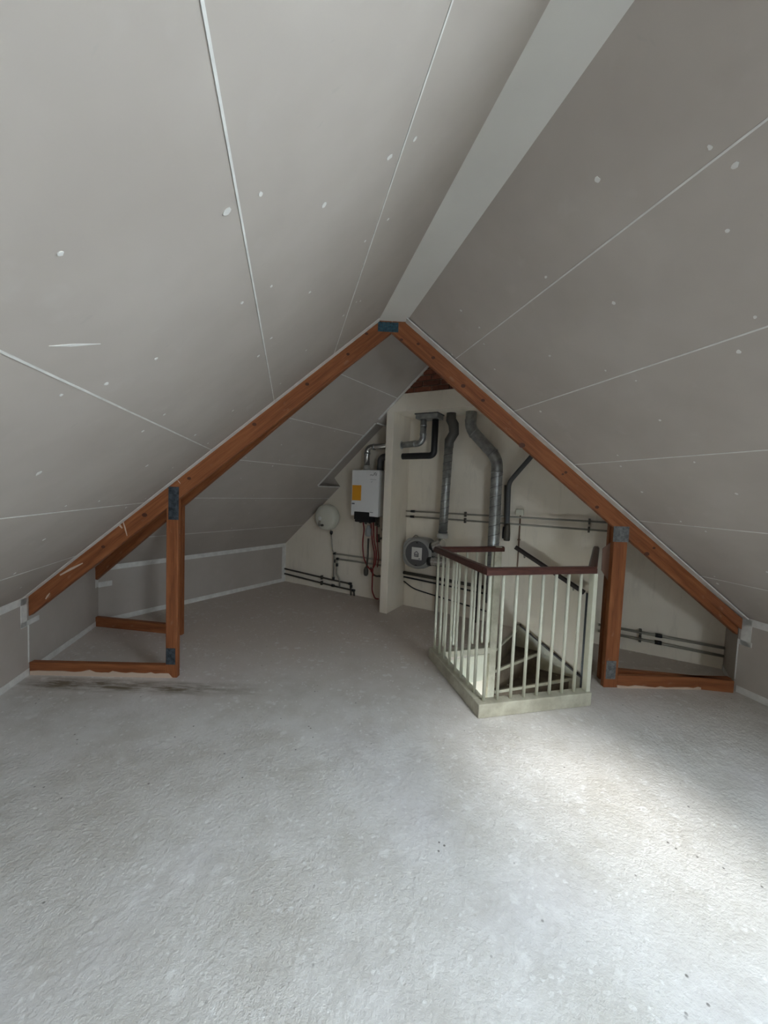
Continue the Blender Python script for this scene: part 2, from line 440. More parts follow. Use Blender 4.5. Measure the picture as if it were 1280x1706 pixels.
# far wing, left slope, with the opening over the boiler
cf = thing('ceiling_far_left', K0, 'grey plasterboard slope behind the trusses with a cut-out over the boiler', 'ceiling', kind='structure')
HZ0, HZ1, HN = 1.575, 2.375, .462
def far_cut(poly):
    p = clip(poly, K0, MN)
    if len(p) < 3: return []
    fl = lambda z: K0 + Z * z
    out = []
    main = clip(p, W0 + WN * HN, WN)
    out.append(main)
    strip = clip(p, W0 + WN * HN, -WN)
    strip = clip(strip, W0, WN) if len(strip) > 2 else strip
    if len(strip) > 2:
        out.append(clip(strip, Z * HZ0, -Z))
        out.append(clip(strip, Z * HZ1, Z))
    return out
ZJF = [.95, 1.39, 1.80, 2.23, 2.655]
Z_PF = ZK + TF * uBF / 2 + .0
panel_series(cf, [ZK - .03] + ZJF + [Z_PF], lambda l, z: K0 * V(1, 1, 0) + D2 * l + U2 * ((z - ZK) / TF) + Z * z, NFL, far_cut, .0028)
# reveal boards of the opening
def FL(n, z):   # point on the far left slope at stand-off n from the end wall
    u = (z - ZK) / TF
    base = K0 + U2 * u
    t = ((W0 + WN * n - base) @ WN) / (D2 @ WN)
    return base + D2 * t + Z * (z)
dp = NFL * .17
a0, a1, b0, b1 = FL(HN, HZ0), FL(HN, HZ1), FL(0, HZ0), FL(0, HZ1)
upf = unit(a1 - a0)
obj('reveal_board', MB().prism([a0, a1, a1 + dp, a0 + dp], WN * .02), 'plasterboard', cf)
obj('reveal_board', MB().prism([a0, b0, b0 + dp, a0 + dp], -upf * .02), 'plasterboard', cf)
obj('reveal_board', MB().prism([a1, b1, b1 + dp, a1 + dp], upf * .02), 'plasterboard', cf)
obj('recess_back', MB().prism([a0 + dp, a1 + dp, b1 + dp, b0 + dp], NFL * .03), 'plasterboard', cf)
# white cut edges round the opening
def edge(p, q, side, wd=.022, prnt=cf, nn=NFL, mt='filler', nm='edge_filler'):
    side = unit(side); obj(nm, MB().prism([p - nn * .003, q - nn * .003, q - nn * .003 + side * wd, p - nn * .003 + side * wd], nn * .012), mt, prnt)
edge(a0, a1, WN, .034)
edge(a0, b0, -upf, .022); edge(a1, b1, upf, .020)
g0, g1 = FL(OFF, 2.42), FL(OFF, Z_PF - .02)
edge(g0, g1, WN, .042)
# far wing, right slope
cg = thing('ceiling_far_right', B, 'plasterboard slope behind the right rafters, nearly hidden from view', 'ceiling', kind='structure')
def far_cut_r(poly):
    p = clip(poly, K0, MN); return [clip(p, W0, WN)] if len(p) > 2 else []
panel_series(cg, [ZK - .03] + ZJF + [Z_PF], lambda l, z: B + D2 * l - U2 * ((z - ZK) / TFR) + Z * z, NFR, far_cut_r, .0055)

# ridge caps close both slopes at the top
_rk = K0 + U2 * (uBF / 2); _rk = _rk + D2 * (((K0 - _rk) @ MN) / (D2 @ MN)) + Z * (Z_PF + .035)
obj('ridge_cap', MB().bar(_rk - D2 * .25, _rk + D2 * 2.6, U2 * .34, Z * .06), 'plasterboard', cf)
obj('ridge_cap', MB().bar(P1(LB, U_PK, Z_PK + .035), P1(lT + .15, U_PK, Z_PK + .035), U1 * .30, Z * .06), 'plasterboard', cl)

# filler dabs over the screws
def dabs(parent, pts_fn, nin, up, lrange, zs, name='filler_dab', r0=.0075, step=.62):
    mb = MB()
    for k, z in enumerate(zs):
        l = lrange[0] + rnd.uniform(0, .3)
        while l < lrange[1]:
            for sgn in (-1, 1):
                if rnd.random() < .80:
                    dz = sgn * rnd.uniform(.022, .045)
                    dab(mb, pts_fn(l + rnd.uniform(-.09, .09), z + dz), nin, up, r0 * rnd.uniform(.55, 1.25), rnd.uniform(.8, 1.3))
            l += step * rnd.uniform(.55, 1.25)
    for k in range(len(zs) + 1):
        zc = ((zs[k - 1] if k else .70) + (zs[k] if k < len(zs) else 2.72)) / 2
        l = lrange[0] + rnd.uniform(0, .4)
        while l < lrange[1]:
            if rnd.random() < .75: dab(mb, pts_fn(l, zc + rnd.uniform(-.06, .06)), nin, up, r0 * rnd.uniform(.6, 1.3), rnd.uniform(.8, 1.4))
            l += step * rnd.uniform(.7, 1.3)
    return obj(name, mb, 'filler', parent, kind='stuff')
dabs(cl, lambda l, z: P1(l, uA + (z - ZK) / TL, z), -NLo, unit(U1 + Z * TL), (-1.2, 3.1), ZJ)
def _r(l, z): return P1(l, uB - (z - ZK) / TR, z)
dabs(cr, _r, -NRo, unit(-U1 + Z * TR), (.95, 3.0), ZJ)
dabs(cf, lambda l, z: K0 + D2 * l + U2 * ((z - ZK) / TF) + Z * z, -NFL, unit(U2 + Z * TF), (.75, 1.75), ZJF[:4], r0=.006, step=.5)
# one long trowel smear on the left slope
q = onpl(120, 575, P1(0, uA, ZK), NLo); e_ = unit(onpl(150, 573, P1(0, uA, ZK), NLo) - onpl(85, 575, P1(0, uA, ZK), NLo)); f_ = np.cross(NLo, e_)
mb = MB(); mb.prism([q - e_ * .055, q - f_ * .005, q + e_ * .075 - f_ * .002, q + f_ * .004], -NLo * .0012); obj('trowel_smear', mb, 'filler', cl)

# roof window (outside the frame, lets the daylight in)
def PR(l, z): return P1(l, uB - (z - ZK) / TR, z)
def window(name, label, c00, c10, c11, c01, nout, depth):
    """frame, sash and pane in an opening whose inner face has these corners; nout points outdoors"""
    ux = unit(c10 - c00); uy = unit(c01 - c00)
    win = thing(name, c00, label, 'window', kind='structure')
    for p, q_, side in ((c00, c10, uy), (c01, c11, -uy), (c00, c01, ux), (c10, c11, -ux)):
        obj('window_frame', MB().prism([p, q_, q_ + side * .012, p + side * .012], nout * depth), 'cream_paint', win)
        obj('sash', MB().prism([r + nout * (depth - .05) + side * o_ for r, o_ in ((p, .012), (q_, .012), (q_, .05), (p, .05))], nout * .04), 'cream_paint', win)
    obj('pane', MB().prism([c + nout * (depth - .03) for c in (c00, c10, c11, c01)], nout * .006), 'window_glass', win)
    pd = bpy.data.lights.new('window_portal', 'AREA'); pd.shape = 'RECTANGLE'; pd.size = np.linalg.norm(c10 - c00); pd.size_y = np.linalg.norm(c01 - c00); pd.cycles.is_portal = True
    po = bpy.data.objects.new('window_portal', pd); COL.objects.link(po)
    M = Matrix.Identity(4); cc = (c00 + c11) / 2 + nout * (depth + .01); yy = np.cross(nout, ux)
    for i in range(3): M[i][0], M[i][1], M[i][2], M[i][3] = ux[i], yy[i], nout[i], cc[i]
    po.matrix_world = M
z0, z1, l0, l1 = WINS[0]
window('window_1', 'timber roof window high in the right slope beside the viewpoint', PR(l0, z0), PR(l1, z0), PR(l1, z1), PR(l0, z1), NRo, RV)

# roof over the bend, between the two trusses
ap1 = P1(0, U_PK, Z_PK); ap1 = ap1 + D1 * (((A + TN1 * .02 - ap1) @ TN1) / (D1 @ TN1))
_k = (uBF / 2) / ((B - K0) @ U2); ap2 = K0 + (B - K0) * _k + Z * (ZK + TF * uBF / 2)
At, Kt, Bt = A + Z * ZK, K0 + Z * ZK, B + Z * ZK
cw = thing('ceiling_bend', A, 'plasterboard roof lining over the bend between the two trusses', 'ceiling', kind='structure')
for tri in ((At, Kt, ap2), (At, ap2, ap1), (Bt, ap1, ap2)):
    obj('ceiling_panel', MB().prism(list(tri), Z * .06), 'plasterboard', cw)

# ------------------------------------------------------------------ floor with the stair opening
PL1, PL2, PL5 = V(.703, 2.562, 0), V(1.601, 2.785, 0), V(.474, 3.522, 0)   # outer corners of the railing plinth
EX = unit(PL2 - PL1); EY = V(-EX[1], EX[0], 0); PL5 = PL1 + EY * .985
NEW = V(1.124, 3.72, 0)
SR = 4.43                                                # where the railing side meets the end wall
h1 = PL1 + EX * .075 + EY * .075; h2 = PL2 - EX * .04 + EY * .06; h3 = wpt(SR - .02, 0, .0); h4 = wpt(3.66, 0, .0); h5 = NEW + V(.03, .05, 0); h6 = PL5 + EX * .075 - EY * .04
h5 = NEW + EY * .04 + EX * .03
hole = [h1, h2, h3, h4, h5, h6]
bl = P1(LB, uA, 0); br = P1(LB, uB, 0)
outer = [bl, br, B, W1, W0, K0]
bm = bmesh.new()
def loop(pts):
    vs = [bm.verts.new(tuple(p)) for p in pts]
    for i in range(len(vs)): bm.edges.new((vs[i], vs[(i + 1) % len(vs)]))
# the opening reaches the end wall: one outline that goes round it
outline = [bl, br, B, W1, h3, h2, h1, h6, h5, h4, W0, K0]
vs = [bm.verts.new(tuple(p)) for p in outline]
es = [bm.edges.new((vs[i], vs[(i + 1) % len(vs)])) for i in range(len(vs))]
bmesh.ops.triangle_fill(bm, use_beauty=True, edges=es, normal=(0, 0, 1))
res = bmesh.ops.extrude_face_region(bm, geom=list(bm.faces))
for e in res['geom']:
    if isinstance(e, bmesh.types.BMVert): e.co.z -= .04
bmesh.ops.recalc_face_normals(bm, faces=bm.faces)
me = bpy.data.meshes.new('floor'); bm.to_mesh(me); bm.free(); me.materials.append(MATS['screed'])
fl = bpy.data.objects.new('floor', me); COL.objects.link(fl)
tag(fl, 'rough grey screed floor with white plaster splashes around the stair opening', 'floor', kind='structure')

# ------------------------------------------------------------------ eaves walls
def wall_run(parent, p, q, out, h=ZK):
    obj('wall_panel', MB().prism([p, q, q + Z * (h + .03), p + Z * (h + .03)], out * .05), 'plasterboard', parent)
def strip(parent, p, q, z0, z1, out, name='filler_strip', th=.004, mt='filler'):
    obj(name, MB().prism([p + Z * z0, q + Z * z0, q + Z * z1, p + Z * z1], -out * th), mt, parent)
wl = thing('wall_left', A, 'low grey plasterboard eaves wall on the left with white filler strips', 'wall', kind='structure')
oL = -U1; oF = -U2
wall_run(wl, bl, A - D1 * .002, oL); wall_run(wl, A + D1 * .002, K0 + D1 * .08, oL); wall_run(wl, K0 + D2 * .001, W0, oF)
for p, q, o_ in ((bl, A, oL), (A, K0, oL)):
    strip(wl, p, q, .0, .052, o_, 'base_strip')
strip(wl, bl, A - D1 * .02, ZK - .058, ZK - .002, oL); strip(wl, K0, W0, ZK - .058, ZK - .004, oF); strip(wl, K0, W0, 0, .055, oF, 'base_strip')
strip(wl, W0 - D2 * .075, W0, .05, ZK - .05, oF, 'corner_strip')
# filler round the rafter foot and the vertical joint below it
strip(wl, A - D1 * .085, A - D1 * .018, .40, ZK - .01, oL, 'filler_patch'); strip(wl, A - D1 * .085, A + D1 * .13, .395, .435, oL, 'filler_patch')
strip(wl, A - D1 * .006, A + D1 * .006, .10, .40, oL, 'joint_filler')
strip(wl, K0 - D1 * .06, K0 - D1 * .0, .41, .60, oL, 'filler_patch'); strip(wl, K0, K0 + D2 * .13, .40, .455, oF, 'filler_patch')
wr = thing('wall_right', B, 'low grey plasterboard eaves wall at the right edge beside the near truss', 'wall', kind='structure')
oR = U1; oR2 = U2
wall_run(wr, br, B - D1 * .002, oR); wall_run(wr, B + D2 * .001, W1, oR2)
strip(wr, br, B - D1 * .02, 0, .055, oR, 'base_strip'); strip(wr, br, B - D1 * .02, ZK - .06, ZK - .002, oR)
strip(wr, B - D1 * .090, B - D1 * .02, .40, ZK - .01, oR, 'filler_patch'); strip(wr, B - D1 * .10, B + D1 * .0, .40, .44, oR, 'filler_patch')
strip(wr, B - D1 * .008, B + D1 * .0, .10, .40, oR, 'joint_filler'); strip(wr, B + D2 * .02, W1, 0, .045, oR2, 'base_strip')
# rear gable behind the viewpoint
wb = thing('wall_back', P1(LB, uA, 0), 'grey plasterboard gable wall behind the viewpoint with an added window', 'wall', kind='structure')
GU0, GU1, GZ0, GZ1 = .30, 1.15, 1.0, 2.0               # gable window, added unseen to brighten the end wall
zL_ = lambda u: ZK + TL * (u - uA) + .02
zR__ = lambda u: ZK + TR * (uB - u) + .02
for poly in ([(uA, 0), (GU0, 0), (GU0, zL_(GU0)), (uA, ZK)], [(GU1, 0), (uB, 0), (uB, ZK), (GU1, zR__(GU1))], [(GU0, 0), (GU1, 0), (GU1, GZ0), (GU0, GZ0)], [(GU0, GZ1), (GU1, GZ1), (GU1, zR__(GU1)), (U_PK, Z_PK + .02), (GU0, zL_(GU0))]):
    obj('wall_panel', MB().prism([P1(LB, u, z) for u, z in poly], -D1 * .1), 'plasterboard', wb)
window('added_gable_window', 'added upright window in the unseen rear gable, brightens the end wall', P1(LB, GU0, GZ0), P1(LB, GU1, GZ0), P1(LB, GU1, GZ1), P1(LB, GU0, GZ1), -D1, .10)

# ------------------------------------------------------------------ end wall: painted face, pier, gable band, bricks
we = thing('wall_end', W0, 'off-white painted end wall carrying the boiler, ducts and pipes', 'wall', kind='structure')
sp = ((K0 - W0) @ WD)
zk_ = lambda s, n=0: min(zfl(wpt(s, 0, n)), zfr(wpt(s, 0, n)))
def peak_s(n):
    lo, hi = 1.0, SW1
    for _ in range(40):
        md = (lo + hi) / 2
        if zfl(wpt(md, 0, n)) < zfr(wpt(md, 0, n)): lo = md
        else: hi = md
    return lo
ps = peak_s(0)
mb = MB(); mb.prism([wpt(-.1, -2.7), wpt(SW1 + .1, -2.7), wpt(SW1 + .1, ZK + .2), wpt(ps, zk_(ps) + .2), wpt(-.1, ZK + .2)], -WN * .15)
obj('wall_face', mb, 'painted_wall', we)
# pier: slim masonry nib standing off the wall, up to the roof
s0, s1 = 2.062, 2.168
mb = MB(); mb.prism([wpt(s0, 0), wpt(s1, 0), wpt(s1, zfl(wpt(s1, 0, 0)) + .03), wpt(s0, zfl(wpt(s0, 0, 0)) + .03)], WN * OFF)
obj('flue_pier', mb, 'painted_wall', we, bevel=.006)
# band above the soffit, brickwork on top of it
ZB0, ZB1 = 2.50, 2.712
pk = peak_s(OFF)
def s_roof(z, n=OFF):   # s where the left / right slope has height z at stand-off n
    a = s0
    for _ in range(1):
        k = (zfl(wpt(1, 0, n)) - zfl(wpt(0, 0, n))); sl = (z - zfl(wpt(0, 0, n))) / k
        k2 = (zfr(wpt(1, 0, n)) - zfr(wpt(0, 0, n))); sr = (z - zfr(wpt(0, 0, n))) / k2
    return sl, sr
l0_, r0_ = s_roof(ZB0); l1_, r1_ = s_roof(ZB1)
mb = MB(); mb.prism([wpt(max(l0_, s0), ZB0), wpt(r0_, ZB0), wpt(r1_, ZB1), wpt(l1_, ZB1)], WN * OFF); obj('gable_band', mb, 'painted_wall', we, bevel=.004)
mb = MB(); mb.prism([wpt(l1_, ZB1 + .001), wpt(r1_, ZB1 + .001), wpt(pk, zk_(pk, OFF) + .02)], WN * (OFF - .022)); gb = obj('brickwork', mb, 'mortar', we)
row = 0; z = ZB1 + .004
while z < zk_(pk, OFF) - .02:
    off = (row % 2) * .11
    for i in range(12):
        sA = 1.98 + off + i * .222; sB = sA + .21
        poly = [wpt(sA, z, OFF - .022), wpt(sB, z, OFF - .022), wpt(sB, z + .052, OFF - .022), wpt(sA, z + .052, OFF - .022)]
        nl = V(0, 0, 0)
        # trim against both slopes
        p_ = clip(poly, K0 + Z * ZK, -NFL); p_ = clip(p_, B + Z * ZK, -NFR) if len(p_) > 2 else p_
        if len(p_) > 2 and max(np.linalg.norm(a - p_[0]) for a in p_) > .03:
            obj('brick', MB().prism(p_, WN * (.014 + rnd.uniform(0, .004))), 'brick', gb)
    z += .0635; row += 1
# faint block joint across the wall, low plaster plinth
# ------------------------------------------------------------------ trusses
def truss(a, b, zL, zR_, th, label, post_l, post_r, plates, behind, sill_h=.10, dp_l=.168, dp_r=.165, ztop=ZR):
    """flat truss between floor points a and b; a is its face towards the viewpoint, thickness goes away from it"""
    e = unit(b - a); nb = V(-e[1], e[0], 0)
    if nb[1] < 0: nb = -nb
    L = np.linalg.norm(b - a)
    t = thing('roof_truss', a, label, 'truss')
    pz = lambda s_, z_: a + e * s_ + Z * z_
    zl_ = lambda s_: zL(a + e * s_); zr_ = lambda s_: zR_(a + e * s_)
    # apex position
    lo, hi = 0, L
    for _ in range(50):
        md = (lo + hi) / 2
        if zl_(md) < zr_(md): lo = md
        else: hi = md
    pk_ = lo
    def sl(fn, z_):
        k = fn(1.0) - fn(0.0); return (z_ - fn(0.0)) / k
    za = min(ztop, zl_(pk_))
    L_top = sl(zl_, za); R_top = sl(zr_, za)
    def rafter(pts, axdir):
        o = pz(*pts[0]); ax = unit(axdir); az = unit(np.cross(ax, nb)); 
        if az[2] < 0: az = -az
        # local polygon
        loc = []
        for s_, z_ in pts:
            d = pz(s_, z_) - o; loc.append((d @ ax, d @ az))
        ay = np.cross(az, ax); thk = th if ay @ nb > 0 else -th
        return timber('rafter', loc, o, ax, az, thk, t)
    kl = zl_(1.0) - zl_(0.0); kr = zr_(1.0) - zr_(0.0)
    rafL = rafter([(.004, zl_(.004) - dp_l), (.004, zl_(.004)), (L_top, za), (pk_, za), (pk_, zl_(pk_) - dp_l)], e + Z * kl)
    rafR = rafter([(L - .004, zr_(L - .004) - dp_r), (L - .004, zr_(L - .004)), (R_top, za), (pk_ + .001, za), (pk_ + .001, zr_(pk_) - dp_r)], -e - Z * kr)
    for (c0, c1), fn, dp in ((post_l, zl_, dp_l), (post_r, zr_, dp_r)):
        mid = (c0 + c1) / 2
        o = pz(c0, 0.0); ax = Z; az = e
        pts = [(0.0, 0), (fn(c0) - dp, 0), (fn(c1) - dp, c1 - c0), (0.0, c1 - c0)]
        ay = np.cross(az, ax); thk = th if ay @ nb > 0 else -th
        timber('post', pts, o, ax, az, thk, t)
    for s_a, s_b in ((.004, post_l[0]), (post_r[1], L - .02)):
        o = pz(s_a, 0); ax = e; az = Z; ay = np.cross(az, ax); thk = th if ay @ nb > 0 else -th
        timber('sill', [(0, 0), (s_b - s_a, 0), (s_b - s_a, sill_h), (0, sill_h)], o, ax, az, thk, t)
    for s_a, s_b, z_a, z_b, mt in plates:
        mb = MB(); mb.box(pz(s_a, z_a) - nb * .003, e * (s_b - s_a), Z * (z_b - z_a), nb * .003)
        pl = obj('nail_plate', mb, mt, t)
        tm = MB(); nx = max(3, int((s_b - s_a) / .017)); nz_ = max(3, int((z_b - z_a) / .024))
        for i in range(nx):
            for j in range(nz_):
                x_ = s_a + (i + .5) * (s_b - s_a) / nx; y_ = z_a + (j + .5) * (z_b - z_a) / nz_ + (.004 if i % 2 else -.004)
                tm.box(pz(x_ - .0025, y_ - .007) - nb * .0045, e * .005, Z * .014, nb * .0018)
        obj('plate_teeth', tm, 'plate_dark' if mt != 'plate_grey' else 'plate_grey', pl, kind='stuff')
    return t, e, nb, pz, zl_, zr_, pk_, rafL, rafR
eT = unit(B - A)
def sT(x, y):   # coordinates on the near truss face
    nb = V(eT[1], -eT[0], 0); p = onpl(x, y, A, nb); return (p - A) @ eT, p[2]
pl_l = (sT(277, 900)[0], sT(296.5, 900)[0]); pl_r = (sT(1017, 905)[0] + .03, sT(1046, 905)[0])
plates = []
for x0, y0, x1, y1, mt in ((281, 811, 298, 866, 'plate_dark'), (277, 1080, 292, 1107, 'plate_dark'), (630, 537, 664, 553, 'plate_blue'), (1022, 877, 1048, 903, 'plate_grey'), (1010, 1101, 1026, 1131, 'plate_grey')):
    p = sT((x0 + x1) / 2, y0); q = sT((x0 + x1) / 2, y1); a_ = sT(x0, (y0 + y1) / 2); b_ = sT(x1, (y0 + y1) / 2)
    plates.append((a_[0], b_[0], max(.012, q[1]), p[1], mt))
t1, e1, n1, pz1, zl1, zr1, pk1, rl1, rr1 = truss(A, B, zl, zr, .045, 'near orange-brown timber roof truss with a blue plate at its apex', pl_l, pl_r, plates, None)
def knot(tr, s_, z_, r, pz, nb, ecc=1.3):
    mb = MB(); c = pz(s_, z_) - nb * .0006
    ee = unit(pz(1, 0) - pz(0, 0)); k = 10
    mb.prism([c + ee * r * ecc * math.cos(2 * math.pi * j / k) + Z * r * math.sin(2 * math.pi * j / k) for j in range(k)], nb * .001)
    obj('knot', mb, 'knot', tr)
for x, y, r in ((669, 566, .010), (697, 573, .010), (722, 596, .012), (772, 643, .014), (805, 667, .012), (870, 742, .020), (943, 787, .010), (995, 845, .013), (1078, 923, .017), (1090, 913, .010), (611, 556, .010), (580, 590, .010), (512, 640, .012), (424, 707, .013), (315, 797, .012), (241, 858, .016), (172, 911, .012), (938, 790, .008)):
    s_, z_ = sT(x, y); knot(t1, s_, z_, r, pz1, n1)
# scrapes of plaster on the left rafter
for x0, y0, x1, y1, w_ in ((205, 868, 212, 893, .012), (196, 872, 204, 880, .02), (100, 958, 138, 938, .02), (76, 998, 83, 988, .014), (296, 800, 301, 806, .006)):
    a_ = sT(x0, y0); b_ = sT(x1, y1); p = pz1(*a_) - n1 * .0012; q = pz1(*b_) - n1 * .0012
    dd = unit(q - p); side = unit(np.cross(dd, n1))
    obj('plaster_smear', MB().prism([p - side * w_ * .3, p + side * w_ * .2, p + (q - p) * .5 + side * w_ * .5, q + side * w_ * .15, q - side * w_ * .2, p + (q - p) * .6 - side * w_ * .35], n1 * .0015), 'wood_smear', t1)
# filler beads between the near truss and the ceiling boards, plaster at the foot of the sill
def bead(fn, sa, sb, wd, nin, parent, nm='rafter_filler'):
    p = pz1(sa, fn(sa)); q = pz1(sb, fn(sb))
    fw = -n1
    obj(nm, MB().prism([p - nin * 0 - fw * .0, q, q + fw * wd, p + fw * wd], nin * .010), 'filler', parent)
Lt = np.linalg.norm(B - A)
kL = (ZR - zl1(0)) / (zl1(1) - zl1(0)); kR = (ZR - zr1(0)) / (zr1(1) - zr1(0))
bead(zl1, .0, kL, .055, -NLo, cl); bead(zr1, Lt, kR, .075, -NRo, cr)
pts = [(.01, 0)]; x_ = .01
while x_ < pl_l[1] - .03:
    pts.append((x_, .030 + .022 * rnd.random() * (1 if rnd.random() < .6 else .3))); x_ += rnd.uniform(.02, .07)
pts.append((pl_l[1] - .03, 0))
obj('plaster_fillet', MB().prism([pz1(*p) - n1 * .004 for p in pts], n1 * .0035), 'wood_smear', t1)
pts = [(pl_r[1], 0)]; x_ = pl_r[1]
while x_ < Lt - .03:
    pts.append((x_, .010 + .016 * rnd.random())); x_ += rnd.uniform(.03, .08)
pts.append((Lt - .03, 0))
obj('plaster_fillet', MB().prism([pz1(*p) - n1 * .004 for p in pts], n1 * .0035), 'wood_smear', t1)

# second truss on the bend
eM = unit(B - K0); nM = MN
A2 = K0 + eM * .006 + nM * -.055; B2 = A2 + eM * (np.linalg.norm(B - K0) - .02)
def sM(x, y): p = onpl(x, y, A2, nM); return (p - A2) @ eM, p[2]
z2l = lambda p: zfl(p) - .005; z2r = lambda p: zfr(p) - .005
cL = sM(292, 1000)[0]; cR = sM(1001, 1100)[0]
t2 = truss(A2, B2, z2l, z2r, .045, 'second timber truss half hidden behind the near one, on the bend', (cL - .055, cL + .07), (cR - .005, cR + .13), [], None, ztop=9, dp_r=.085)[0]
# plywood gusset on its right post
s_, z_ = sM(1012, 930)
gp = [sM(*q) for q in ((1018, 903), (1004, 914), (1002, 950), (1013, 967), (1022, 967), (1022, 903))]
pzM = lambda s_, z_: A2 + eM * s_ + Z * z_
obj('gusset', MB().prism([pzM(*g) - nM * .012 for g in gp], nM * .012), 'gusset_ply', t2)

# ------------------------------------------------------------------ stair railing
ZT = 1.045
rl = thing('stair_railing', PL1, 'cream baluster railing with a dark red-brown handrail around the stair opening', 'railing')
WP = .085
def plinth(p, q, inn, a=0, b=0):
    d = unit(q - p)
    obj('plinth', MB().box(p - d * a, (q - p) + d * (a + b), inn * WP, Z * .10), 'cream_worn', rl, bevel=.006)
plinth(PL1, PL2, EY); plinth(PL1 + EY * (WP + .001), PL5, EX)
PN = NEW
BK = unit(NEW - PL5 - EX * .04); BKn = V(-BK[1], BK[0], 0)
q5 = PL5 + EX * (WP + .002)
obj('plinth', MB().box(q5 - EY * .0 - V(0, 0, 0) - BKn * .045, BK * (np.linalg.norm(NEW - q5) - .05), BKn * .05, Z * .06), 'cream_worn', rl, bevel=.004)
# handrails (top rail lies over the balusters)
R1 = PL1 + EX * .045 + EY * .045; R2 = PL2 - EX * .03 + EY * .045; R5 = PL5 + EX * .045 + EY * .0; R3 = wpt(SR - .02, 0, .03); RN = NEW.copy()
def rail(p, q, up=Z, a=.0, b=.0, w_=.058, h_=.050, nm='handrail', mt='handrail_brown', prnt=rl):
    d = unit(q - p); sd_ = unit(np.cross(d, up)); p = p - d * a; q = q + d * b
    uu = unit(np.cross(sd_, d))
    # rounded section
    sec = [(-.5, -.5), (.5, -.5), (.5, .2), (.3, .5), (-.3, .5), (-.5, .2)]
    mb = MB(); mb.prism([p + sd_ * x * w_ + uu * y * h_ for x, y in sec], q - p)
    return obj(nm, mb, mt, prnt, bevel=.004)
zt = Z * (ZT - .025)
rail(R1 + zt, R2 + zt, a=.029, b=.02); rail(R1 + zt + EY * .03, R5 + zt, b=.03); rail(R5 + zt + EX * .03, RN + zt, b=.06)
rail(R2 + zt + unit(R3 - R2) * .02, R3 + zt + Z * .0)
# balusters
proto = None
def baluster(p, z0=.095, z1=ZT - .05):
    global proto
    if proto is None:
        proto = obj('baluster', MB().tube([p + Z * z0, p + Z * z1], .0115, 10), 'cream_paint', rl, loc=p)
    else: share(proto, rl, p - world_of(proto))
for i in range(8): baluster(R1 + (R2 - R1) * ((i + .12) / 8.0))
for i in range(1, 9): baluster(R1 + (R5 - R1) * (i / 8.3))
for i in range(1, 6): baluster(R5 + (RN - R5) * (i / 6.2))
baluster(RN - BK * .055 + BKn * .0)
# newel on the stair side, corner post, closed side towards the end wall
obj('newel_post', MB().box(NEW + V(-.035, -.035, -2.6), EX * .075, EY * .075, Z * (2.6 + ZT - .0)), 'cream_worn', rl, bevel=.006)
obj('corner_post', MB().box(PL2 - EX * .032 + EY * .02, EX * .034, EY * .05, Z * (ZT - .05)), 'cream_paint', rl, bevel=.004)
sdv = unit(R3 - R2); sdn = V(sdv[1], -sdv[0], 0)
obj('side_board', MB().box(R2 + sdv * .05 - Z * .30, sdv * (np.linalg.norm(R3 - R2) - .06), sdn * .018, Z * (ZT + .24)), 'cream_worn', rl)
# ------------------------------------------------------------------ stairwell lining and stair
lining = thing('wall_stairwell', h1 - Z * 2.7, 'cream lining boards of the stair opening below the floor', 'wall', kind='structure')
def liner(p, q, z0, z1, out, nm='lining_board', mt='cream_paint', th=.02):
    obj(nm, MB().prism([p + Z * z0, q + Z * z0, q + Z * z1, p + Z * z1], out * th), mt, lining)
cen = sum(hole) / 6
for p, q, nm in ((h1, h2, 'a'), (h2, h3, 'b'), (h4, h5, 'e'), (h5, h6, 'c'), (h6, h1, 'd')):
    d = unit(q - p); o_ = V(d[1], -d[0], 0)
    if o_ @ ((p + q) / 2 - cen) < 0: o_ = -o_
    liner(p, q, -.30, -.03, o_); a_ = p + o_ * .022 - d * .05; b_ = q + o_ * .022 + d * .05
    if nm != 'a':
        liner(a_, b_, -2.7, -.03, o_, 'shaft_wall', 'painted_wall', .05)
    else:                                               # window added in the shaft's hidden front wall to brighten the stairwell
        wa, wb_ = p + o_ * .022 + d * .12, q + o_ * .022 - d * .12
        liner(a_, wa, -2.7, -.03, o_, 'shaft_wall', 'painted_wall', .05); liner(wb_, b_, -2.7, -.03, o_, 'shaft_wall', 'painted_wall', .05)
        liner(wa, wb_, -2.7, -1.9, o_, 'shaft_wall', 'painted_wall', .05); liner(wa, wb_, -.75, -.03, o_, 'shaft_wall', 'painted_wall', .05)
        window('added_stair_window', 'added small window, unseen, low in the stairwell to brighten it', wa - Z * 1.9, wb_ - Z * 1.9, wb_ - Z * .75, wa - Z * .75, o_, .06)
obj('lower_floor', MB().prism([p - Z * 2.7 for p in hole], -Z * .05), 'cream_worn', lining)
st = thing('winder_stair', NEW - Z * 2.6, 'worn brown winder stair descending through the railed opening', 'staircase')
def hole_hit(az_):
    d = V(math.sin(math.radians(az_)), math.cos(math.radians(az_)), 0); best = None
    lim = [h1 + (EX + EY) * .01, h2 - EX * .012, h3 - WD * .01 + WN * .035, h4 + WN * .035, h5, h6]
    for i in range(6):
        a, b = lim[i], lim[(i + 1) % 6]
        M2 = np.array([d[:2], -(b - a)[:2]]).T
        if abs(np.linalg.det(M2)) < 1e-9: continue
        t, u_ = np.linalg.solve(M2, (a - NEW)[:2])
        if t > .12 and -1e-6 <= u_ <= 1 + 1e-6 and (best is None or t < best): best = t
    return NEW + d * (best or .8), d
def az_of(v): return math.degrees(math.atan2(v[0], v[1]))
AZS = [az_of(wpt(3.665, 0) - NEW), az_of(wpt(3.925, 0) - NEW), az_of(wpt(4.275, 0) - NEW), 97, 122, 150, 176, 205, 232]
RISE = .205
